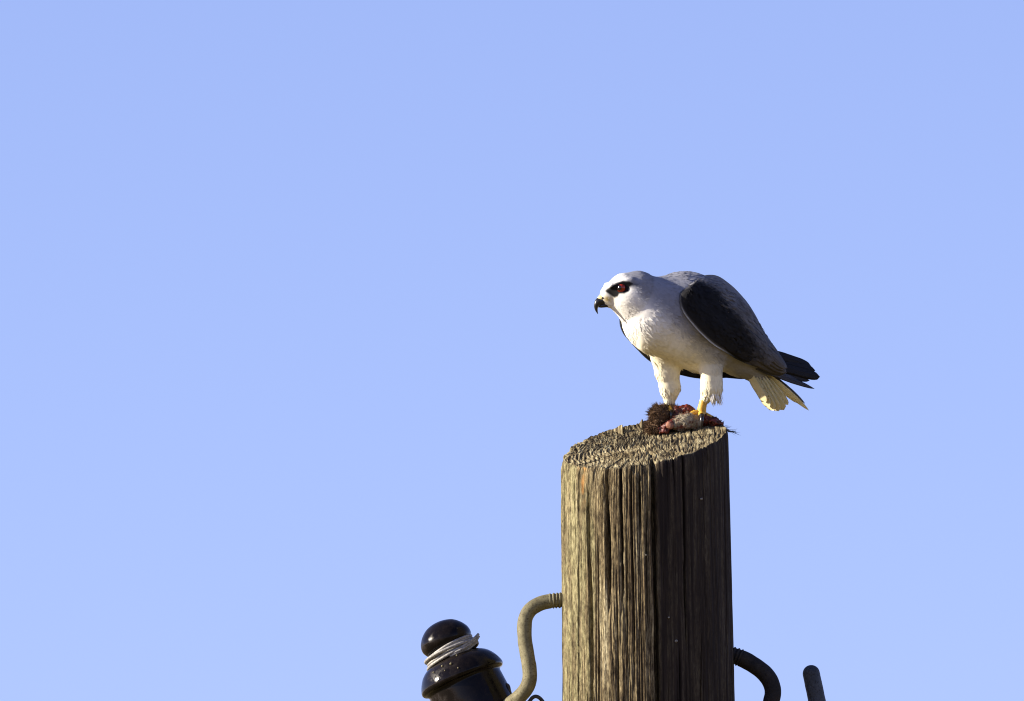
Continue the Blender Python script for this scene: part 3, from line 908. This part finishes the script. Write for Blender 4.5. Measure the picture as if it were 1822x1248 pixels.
near_wing, NP, NC = build_wing(A_near, B_near, True)
far_wing, FP, FC = build_wing(A_far, B_far, False)

def shell_feathers(wg, P, near, C):
    """rows of coverts and flight feathers lying on the folded wing"""
    lat = np.array([LX, 0, LD]) * (1 if near else -1)
    nu, nv = P.shape[:2]
    def at(u, v, lift=0):
        i = int(np.clip(u, 0, 1) * (nu - 1)); j = int(np.clip(v, 0, 1) * (nv - 1))
        p = P[i, j]
        i0, i1, j0, j1 = max(i - 2, 0), min(i + 2, nu - 1), max(j - 2, 0), min(j + 2, nv - 1)
        n = np.cross(P[i1, j] - P[i0, j], P[i, j1] - P[i, j0]); n /= np.linalg.norm(n) + 1e-9
        if n @ lat < 0: n = -n
        return p + n * lift, n
    def tone(u, v):
        return C[int(np.clip(u, 0, 1) * (nu - 1)), int(np.clip(v, 0.06, 1) * (nv - 1))]
    # secondaries / tertials (rearmost row), then two rows of coverts, then scapulars
    for k in range(7):
        v = 0.10 + 0.125 * k
        b, n = at(0.60 - 0.02 * k, v, 1.2); t, _ = at(0.995, 0.10 + 0.10 * k, 1.6)
        t = t + (t - b) / np.linalg.norm(t - b) * (3 + 4 * math.sin(k * 2.1))
        cl = tone(0.9, v)
        feather(b, t, n, 21, M_FEATHER, wg, cl, pointed=0.35, edge=cl * 1.2, thick=0.6, root_color=tone(0.6, v))
    for k in range(8):
        v = 0.12 + 0.105 * k
        b, n = at(0.42, v, 0.4); t, _ = at(0.72 + 0.03 * math.sin(k * 1.7), v - 0.01, 1.6)
        cl = tone(0.6, v)
        feather(b, t, n, 20, M_FEATHER, wg, cl, name='covert', pointed=0.3, edge=cl * 1.12, thick=0.6)
    for k in range(7):
        v = 0.66 + 0.05 * k
        b, n = at(0.14 + 0.015 * k, v, -0.6); t, _ = at(0.44 + 0.03 * math.sin(k * 2.3), v - 0.03, 1.5)
        cl = tone(0.38, v)
        feather(b, t, n, 20, M_FEATHER, wg, cl, name='scapular_feather', pointed=0.3, edge=cl * 1.08, thick=0.5)
shell_feathers(near_wing, NP, True, NC)
shell_feathers(far_wing, FP, False, FC)
def shell_plumage(wg, P, near, C, N):
    lat = np.array([LX, 0, LD]) * (1 if near else -1)
    nu, nv = P.shape[:2]
    du = np.gradient(P, axis=0); dv = np.gradient(P, axis=1)
    nn = np.cross(du, dv); nn /= np.linalg.norm(nn, axis=-1)[..., None] + 1e-9
    nn = np.where(((nn * lat).sum(-1) < 0)[..., None], -nn, nn)
    i = rng.integers(6, nu - 16, N); j = rng.integers(7, nv - 7, N)
    front = rng.random(N) < 0.35                            # more of them where the wing tucks into mantle and breast
    i = np.where(front, rng.integers(8, 32, N), i); j = np.where(front & (rng.random(N) < 0.6), rng.integers(nv - 12, nv - 4, N), j)
    c = P[i, j] + rng.normal(size=(N, 3)) * 1.5; n_ = nn[i, j]
    flow = du[i, j] / (np.linalg.norm(du[i, j], axis=-1)[:, None] + 1e-9) + rng.normal(size=(N, 3)) * 0.12
    flow -= n_ * (flow * n_).sum(1)[:, None]; flow /= np.linalg.norm(flow, axis=1)[:, None] + 1e-9
    side = np.cross(flow, n_)
    L = (8 + 8 * i / nu) * rng.uniform(0.7, 1.25, N); Wd = L * rng.uniform(0.12, 0.22, N)
    lift = rng.uniform(0.0, 0.03, N)
    base = c - n_ * 0.8; mid = c + flow * (L * 0.5)[:, None] + n_ * (L * lift * 0.6 + 0.3)[:, None]; tip = c + flow * L[:, None] + n_ * (L * lift * 0.8 + 0.2)[:, None]
    Vs = np.stack([base, mid + side * Wd[:, None], tip, mid - side * Wd[:, None], mid + n_ * (Wd * 0.15)[:, None]], 1).reshape(-1, 3)
    q = np.arange(N)[:, None] * 5
    Fq = np.concatenate([q + np.array([[1, 0, 4]]), q + np.array([[2, 1, 4]]), q + np.array([[3, 2, 4]]), q + np.array([[0, 3, 4]])])
    cc = C[i, np.maximum(j, 3)] * rng.uniform(0.8, 1.25, (N, 1))
    o = make_mesh('covert_feathers', W(Vs), Fq, M_FEATHER, wg, colors=np.repeat(cc, 5, 0), kind='stuff')
    nw = n_[:, 0:1] * R - n_[:, 1:2] * U - n_[:, 2:3] * F
    o.data.normals_split_custom_set_from_vertices(np.repeat(nw + rng.normal(size=(N, 3)) * 0.10, 5, 0).tolist())
shell_plumage(near_wing, NP, True, NC, 3600)
shell_plumage(far_wing, FP, False, FC, 1500)
# long primaries crossing over the tail
pn = np.array([0.25, -0.45, 0.85])
for b, t, w, c, pt in (((1352, 622, -128), (1443, 649, -190), 19, DARK, 0.15), ((1340, 634, -118), (1450, 656, -188), 20, DARK, 0.1), ((1338, 640, -112), (1458.5, 667, -186), 22, DARK, 0.1),
                       ((1330, 646, -104), (1440, 674, -172), 17, DARK * 1.6, 0.5), ((1322, 646, -98), (1449, 688, -168), 13, SLATE * 0.6, 0.9), ((1320, 645, -92), (1420, 674, -156), 17, SLATE * 0.9, 0.9)):
    feather(b, t, pn, w, M_FEATHER, near_wing, c, pointed=pt, side_bend=0.03)
for b, t, w, c in (((1300, 655, -178), (1405, 660, -205), 20, DARK), ((1310, 645, -176), (1425, 656, -208), 20, DARK), ((1300, 660, -176), (1390, 668, -200), 16, SLATE)):
    feather(b, t, np.array([-0.3, -0.5, -0.8]), w, M_FEATHER, far_wing, c, pointed=0.3)

# --- tail: a fan of white feathers
tail = empty('tail', W([1330, 655, -128]))
tail.parent = bird
tail.matrix_parent_inverse = bird.matrix_world.inverted()
PALE = np.array([0.84, 0.76, 0.47])  # white tail tinted yellow to stand in for ground bounce
tn = np.array([-0.42, 0.62, 0.66])
tips = [((1326, 655), (1364, 715), 22, 0.1, 6), ((1330, 654), (1370, 724), 24, 0.1, 4), ((1334, 653), (1378, 730), 26, 0.0, 3), ((1338, 652), (1387, 731), 26, 0.0, 2),
        ((1342, 652), (1396, 729), 25, 0.0, 1), ((1346, 652), (1403, 720), 20, 0.3, -3), ((1350, 653), (1418, 716), 16, 0.8, -8), ((1350, 654), (1440, 729), 16, 0.95, 3)]
for k, (b, t, w, pt, dz) in enumerate(tips):
    db, dt = dc(b[0]) + 4 + dz * 0.6, dc(t[0]) + 24 + dz * 1.2
    feather((b[0], b[1], db), (t[0], t[1], dt), tn, w, M_TAIL, tail, PALE * (0.97 + 0.03 * (k % 2)), name='tail_feather', pointed=pt, bend=0.02, thick=0.35, camber=0.01)
feather((1350, 650, -150), (1432, 718, -172), tn, 14, M_TAIL, tail, MID, name='tail_feather', pointed=0.9)

# --- beak, cere, eyes
def loft(sections, nseg, parent, name, mat, lat):
    """sections: (x, y, d, half height along normal, half width)"""
    Sx = catmull(sections, 40)
    P = Sx[:, :3]; T = np.gradient(P, axis=0); T /= np.linalg.norm(T, axis=1)[:, None]
    N = np.cross(np.broadcast_to(lat, T.shape), T); N /= np.linalg.norm(N, axis=1)[:, None]
    a = np.linspace(0, 2 * math.pi, nseg, endpoint=False)
    V = P[:, None] + np.abs(Sx[:, 3])[:, None, None] * np.cos(a)[None, :, None] * N[:, None] + np.abs(Sx[:, 4])[:, None, None] * np.sin(a)[None, :, None] * lat
    fcs = [tuple(f) for f in grid_faces(40, nseg, wrap_v=True)]
    fcs.append(tuple(range(nseg))[::-1]); fcs.append(tuple(39 * nseg + j for j in range(nseg)))
    return make_mesh(name, W(V.reshape(-1, 3)), fcs, mat, parent)
hl = np.array([HLX, 0, HLD])
b0 = dh(1068)
beak = loft([(1078, 535.5, b0 - 3, 7.5, 8), (1071, 536, b0 - 1, 8.0, 7.2), (1065.5, 538, b0, 7.6, 6.2), (1061.8, 543, b0 + 1, 5.2, 4.6), (1060.8, 549, b0 + 1, 3.2, 3.0), (1062, 554.5, b0 + 1, 1.7, 1.7), (1064, 559.3, b0 + 1, 0.3, 0.3)], 18, bird, 'beak', M_BEAK, hl)
loft([(1084, 542.5, b0 - 4, 4.5, 6.5), (1076, 543.5, b0 - 2, 4.0, 5.6), (1069, 545, b0 - 1, 3.0, 4), (1064.5, 546, b0 - 1, 1.2, 1.6)], 14, beak, 'lower_mandible', M_BEAK, hl)
cere = loft([(1082, 529, b0 - 4, 10, 11), (1075, 529.5, b0 - 2, 8.8, 9.2), (1070, 531, b0 - 1, 7.2, 7.8), (1066, 532.5, b0, 4.5, 5.4), (1064.8, 534, b0, 1.0, 2)], 18, beak, 'cere', M_CERE, hl)
for sg in (1, -1):
    c = np.array([1070.5, 530.5, b0 - 1]) + hl * sg * 8.0
    u_, v_ = np.meshgrid(np.linspace(0, 2 * math.pi, 11)[:-1], np.linspace(0.05, math.pi - 0.05, 7), indexing='ij')
    Vn = c + np.stack([2.3 * np.cos(u_) * np.sin(v_), 1.7 * np.sin(u_) * np.sin(v_), 1.2 * np.cos(v_)], -1).reshape(-1, 3)
    make_mesh('nostril', W(Vn), grid_faces(10, 7, wrap_u=True), M_BEAK, beak)
for sg in (1, -1):
    # search outwards for the head surface, then set the eyeball into it
    c0 = np.array([1107, 512.8, dh(1107)])
    ts = np.linspace(5, 60, 220)
    pts = c0 + (hl * sg)[None] * ts[:, None]
    pts[:, 0] = 1107 if sg > 0 else pts[:, 0]
    tsurf = ts[np.argmax(sdf_body(pts) > 0)]
    base_p = pts[np.argmax(sdf_body(pts) > 0)]
    r = 8.8
    gaze = np.array([-0.60, -0.02, 0.80]) if sg > 0 else np.array([-0.75, 0, -0.66])
    gaze = gaze / np.linalg.norm(gaze)
    c = base_p - hl * sg * (r - 4.9)
    nu_, nv_ = 40, 28
    u_, v_ = np.meshgrid(np.linspace(0, 2 * math.pi, nu_ + 1)[:-1], np.linspace(0.01, math.pi - 0.01, nv_), indexing='ij')
    t1 = np.cross(gaze, [0, 1, 0]); t1 /= np.linalg.norm(t1); t2 = np.cross(gaze, t1)
    dirs = np.cos(v_)[..., None] * gaze + np.sin(v_)[..., None] * (np.cos(u_)[..., None] * t1 + np.sin(u_)[..., None] * t2)
    ve = v_.reshape(-1)
    ce_ = np.where((ve < 0.66)[:, None], np.array([0.006, 0.004, 0.004]), np.where((ve < 1.4)[:, None], np.array([0.26, 0.018, 0.003]), np.array([0.012, 0.006, 0.006])))
    eye = make_mesh('eye', W((c + r * dirs).reshape(-1, 3)), grid_faces(nu_, nv_, wrap_u=True), M_EYE, bird, colors=ce_)
    eye['label'] = 'glossy red eye with a black pupil'

# --- feet
def toe(pts, rads, parent, claw):
    p = catmull([list(a) + [b] for a, b in zip(pts, rads)], 26)
    sc = 1 + 0.05 * np.sin(np.arange(26) * 1.6)
    V, Fc = tube(W(p[:, :3]), p[:, 3] * sc * S, 12)
    t = make_mesh('toe', V, Fc, M_SKIN, parent)
    q = catmull([list(a) + [b] for a, b in claw], 20)
    V, Fc = tube(W(q[:, :3]), q[:, 3] * S, 10)
    make_mesh('talon', V, Fc, M_TALON, parent)
nf = make_mesh('foot', *tube(W(np.array([(1255, 704, -60), (1252, 714, -60), (1249.5, 724, -61), (1248, 733, -61), (1248, 739, -61)])), np.array([6.5, 7.0, 7.6, 8.6, 7.5]) * S, 14), M_SKIN, bird)
toe([(1248, 736, -58), (1248, 737, -48), (1248.5, 740, -38)], [6, 5.4, 5.0], nf, [((1248.5, 740, -39), 4.6), ((1249, 746, -32), 3.6), ((1248.5, 755, -31), 2.6), ((1247.5, 766, -36), 0.4)])
toe([(1245, 736, -60), (1236, 735, -56), (1227, 739, -50)], [6, 5.2, 4.6], nf, [((1228, 738, -50), 3.8), ((1222, 742, -46), 3), ((1219, 750, -46), 2), ((1219, 757, -49), 0.4)])
toe([(1251, 737, -62), (1262, 743, -62), (1272, 749, -62)], [6, 4.6, 4.0], nf, [((1270, 748, -62), 3.6), ((1278, 751, -60), 2.8), ((1283, 755, -60), 1.8), ((1284, 760, -60), 0.4)])
toe([(1250, 737, -64), (1260, 741, -74), (1270, 746, -80)], [5.6, 4.8, 4.2], nf, [((1269, 746, -80), 3.6), ((1276, 748, -83), 2.8), ((1281, 753, -84), 1.8), ((1282, 758, -84), 0.4)])
ff = make_mesh('foot', *tube(W(np.array([(1191, 706, -81), (1191, 714, -81), (1190, 722, -81), (1189, 728, -80)])), np.array([7, 7.2, 7.8, 7.5]) * S, 14), M_SKIN, bird)
toe([(1189, 726, -80), (1181, 727, -72), (1174, 732, -64)], [6, 5.2, 4.6], ff, [((1175, 731, -65), 3.8), ((1170, 735, -60), 3), ((1168, 742, -59), 2), ((1169, 750, -62), 0.4)])
toe([(1190, 726, -80), (1192, 727, -68), (1194, 733, -58)], [6, 5.2, 4.6], ff, [((1194, 732, -59), 3.8), ((1194, 737, -53), 3), ((1194, 745, -52), 2), ((1194, 752, -55), 0.4)])
toe([(1191, 726, -80), (1202, 727, -80), (1211, 732, -78)], [6, 5, 4.4], ff, [((1210, 731, -78), 3.6), ((1216, 734, -77), 2.8), ((1219, 740, -77), 1.8), ((1219, 746, -78), 0.4)])
toe([(1189, 726, -82), (1184, 728, -92), (1180, 733, -100)], [5.6, 4.8, 4.2], ff, [((1180, 732, -99), 3.6), ((1178, 736, -104), 2.8), ((1177, 743, -106), 1.8), ((1177, 749, -105), 0.4)])

# ------------------------------------------------------------------ the prey
def build_prey():
    root = empty('dead_rodent', W([1215, plane_y(1215, -65), -65]),
                 'torn small brown-furred rodent with red flesh and pale belly gripped under the talons', 'prey')
    def blob(prims, k, box, h, name, mat, color, amp, fs, seed):
        lo, hi = np.array(box[0], float), np.array(box[1], float)
        n = np.ceil((hi - lo) / h).astype(int)
        g = np.stack(np.meshgrid(*[np.arange(m) for m in n], indexing='ij'), -1) * h + lo
        s = None
        for a, b, ra, rb in prims:
            a, b = np.array(a, float), np.array(b, float)
            rel = g - a; ba = b - a
            t = np.clip((rel @ ba) / max(ba @ ba, 1e-9), 0, 1)
            dd = np.linalg.norm(rel - t[..., None] * ba, axis=-1) - (ra + (rb - ra) * t)
            s = dd if s is None else smin(s, dd, k)
        s = s + amp * fbm(g[..., 0] / fs, g[..., 1] / fs, g[..., 2] / fs, seed, 3)
        V, Q = surface_nets(s, h, lo)
        cc = color(V)
        return make_mesh(name, W(V), Q, mat, root, colors=cc), V, Q
    BROWN = np.array([0.105, 0.064, 0.037])
    def cfur(V):
        n = fbm(V[:, 0] / 7, V[:, 1] / 7, V[:, 2] / 7, 201, 3)[:, None]
        return np.clip(BROWN * (1 + 0.8 * n), 0.005, 0.5)
    def cbelly(V):
        n = fbm(V[:, 0] / 8, V[:, 1] / 8, V[:, 2] / 8, 203, 3)[:, None]
        w = smooth(-0.45, 0.15, n)
        return np.array([0.30, 0.26, 0.19]) * w + np.array([0.12, 0.035, 0.02]) * (1 - w)
    def cflesh(V): return np.tile(np.array([0.3, 0.04, 0.02]), (len(V), 1))
    hide, HV, HQ = blob([((1167, 753, -64), (1174, 740, -66), 13.5, 16.5), ((1174, 740, -67), (1196, 737, -72), 16.5, 14), ((1160, 762, -62), (1172, 764, -60), 9, 8), ((1192, 744, -90), (1240, 748, -88), 16, 14)], 7,
                        ((1135, 700, -125), (1270, 790, -25)), 1.6, 'hide', M_PLUME, cfur, 4.5, 8, 211)
    belly, BVv, BQq = blob([((1205, 753, -52), (1222, 750, -52), 13, 14.5), ((1222, 750, -53), (1240, 750, -58), 14.5, 13)], 6,
                           ((1180, 725, -85), (1262, 780, -25)), 1.5, 'pale_belly', M_PLUME, cbelly, 2.8, 6, 213)
    blob([((1204, 732, -66), (1222, 729, -66), 9, 8), ((1222, 729, -66), (1236, 738, -62), 8, 8), ((1196, 742, -60), (1206, 738, -60), 8, 7)], 5,
         ((1175, 705, -95), (1262, 770, -30)), 1.3, 'flesh', M_FLESH, cflesh, 5.0, 7, 215)
    blob([((1178, 761, -50), (1190, 758, -47), 6, 7), ((1190, 758, -47), (1197, 752, -46), 6.5, 5.5), ((1176, 768, -47), (1186, 768, -45), 4, 4)], 4,
         ((1160, 735, -70), (1212, 782, -25)), 1.2, 'flesh', M_FLESH, cflesh, 4.0, 6, 217)
    rump, RV, RQ = blob([((1256, 748, -54), (1272, 751, -52), 9.5, 7.5), ((1272, 751, -52), (1284, 755, -52), 7.5, 4)], 5,
         ((1235, 730, -85), (1296, 776, -35)), 1.3, 'flesh', M_FLESH, cflesh, 4.0, 6.5, 219)
    blob([((1191, 757, -42), (1193, 758, -41), 6.5, 6)], 3, ((1175, 742, -60), (1208, 774, -28)), 1.2, 'joint', M_PLUME, lambda V: np.tile(np.array([0.32, 0.15, 0.10]), (len(V), 1)), 1.0, 5, 221)
    # fur standing on the hide, shorter pale fur on the belly
    def fur(V, Q, N, Lr, Wr, colf, name, outward):
        cen = V[Q].mean(1)
        nr = np.cross(V[Q[:, 1]] - V[Q[:, 0]], V[Q[:, 3]] - V[Q[:, 0]])
        ar = np.linalg.norm(nr, axis=1); nr = nr / (ar[:, None] + 1e-9)
        ctr = cen.mean(0)
        if ((cen - ctr) * nr).sum() < 0: nr = -nr
        pk = rng.choice(len(cen), N, p=ar / ar.sum())
        c, n_ = cen[pk], nr[pk]
        d_ = n_ * outward + np.array([-0.35, -0.1, 0.0]) + rng.normal(size=(N, 3)) * 0.35
        cl = fbm(c[:, 0] / 5, c[:, 1] / 5, c[:, 2] / 5, 231, 2)
        d_[:, 0] += cl * 1.5; d_[:, 1] += fbm(c[:, 0] / 5, c[:, 1] / 5, c[:, 2] / 5, 233, 2) * 1.5
        d_ /= np.linalg.norm(d_, axis=1)[:, None]
        sd = np.cross(d_, rng.normal(size=(N, 3))); sd /= np.linalg.norm(sd, axis=1)[:, None]
        L = rng.uniform(*Lr, N)[:, None]; w_ = rng.uniform(*Wr, N)[:, None]
        Vs = np.stack([c - sd * w_, c + sd * w_, c + d_ * L + np.array([0, 0.12, 0]) * L], 1).reshape(-1, 3)
        cc = np.repeat(colf(c) * rng.uniform(0.5, 1.9, (N, 1)), 3, 0)
        make_mesh(name, W(Vs), np.arange(3 * N).reshape(N, 3), M_TUFT, root, colors=np.clip(cc, 0, 0.8), kind='stuff')
    fur(HV, HQ, 5200, (4, 12), (0.45, 0.95), cfur, 'fur', 0.6)
    fur(BVv, BQq, 1100, (2.5, 5), (0.5, 1.0), cbelly, 'belly_fur', 0.35)
    fur(RV, RQ, 260, (4, 9), (0.5, 1.0), lambda V: cfur(V) * 0.6, 'rump_fur', 0.25)
    # hairy tail end that sticks out past the rim of the pole
    pv, pf = [], []
    tl = catmull([(1280, 757, -60, 3), (1289, 762, -58, 2.2), (1298, 768, -56, 1.4), (1310, 768.5, -54, 0.35)], 24)
    V, Fc = tube(W(tl[:, :3]), tl[:, 3] * S, 8)
    tlo = make_mesh('tail', V, Fc, M_DARKWIRE, root)
    o = 0
    for k in range(24):
        b = tl[rng.integers(3, 20), :3]
        an = rng.normal() * 0.28 + 0.12
        Lh = rng.uniform(8, 20)
        dr = np.array([math.cos(an), math.sin(an), rng.normal() * 0.3]); sd = np.array([-dr[1], dr[0], 0]) * rng.uniform(0.2, 0.4)
        bend = np.array([0, rng.normal() * 2.0, 0])
        pv += [b - sd, b + sd, b + dr * Lh * .6 + sd * .7 + bend * .3, b + dr * Lh * .6 - sd * .7 + bend * .3, b + dr * Lh + bend]
        pf += [(o, o + 1, o + 2), (o, o + 2, o + 3), (o + 3, o + 2, o + 4)]; o += 5
    pv = np.array(pv)
    hh = make_mesh('tail_hairs', W(pv), np.array(pf), M_TUFT, root, colors=np.tile(np.array([0.03, 0.025, 0.03]), (len(pv), 1)), kind='stuff')
build_prey()
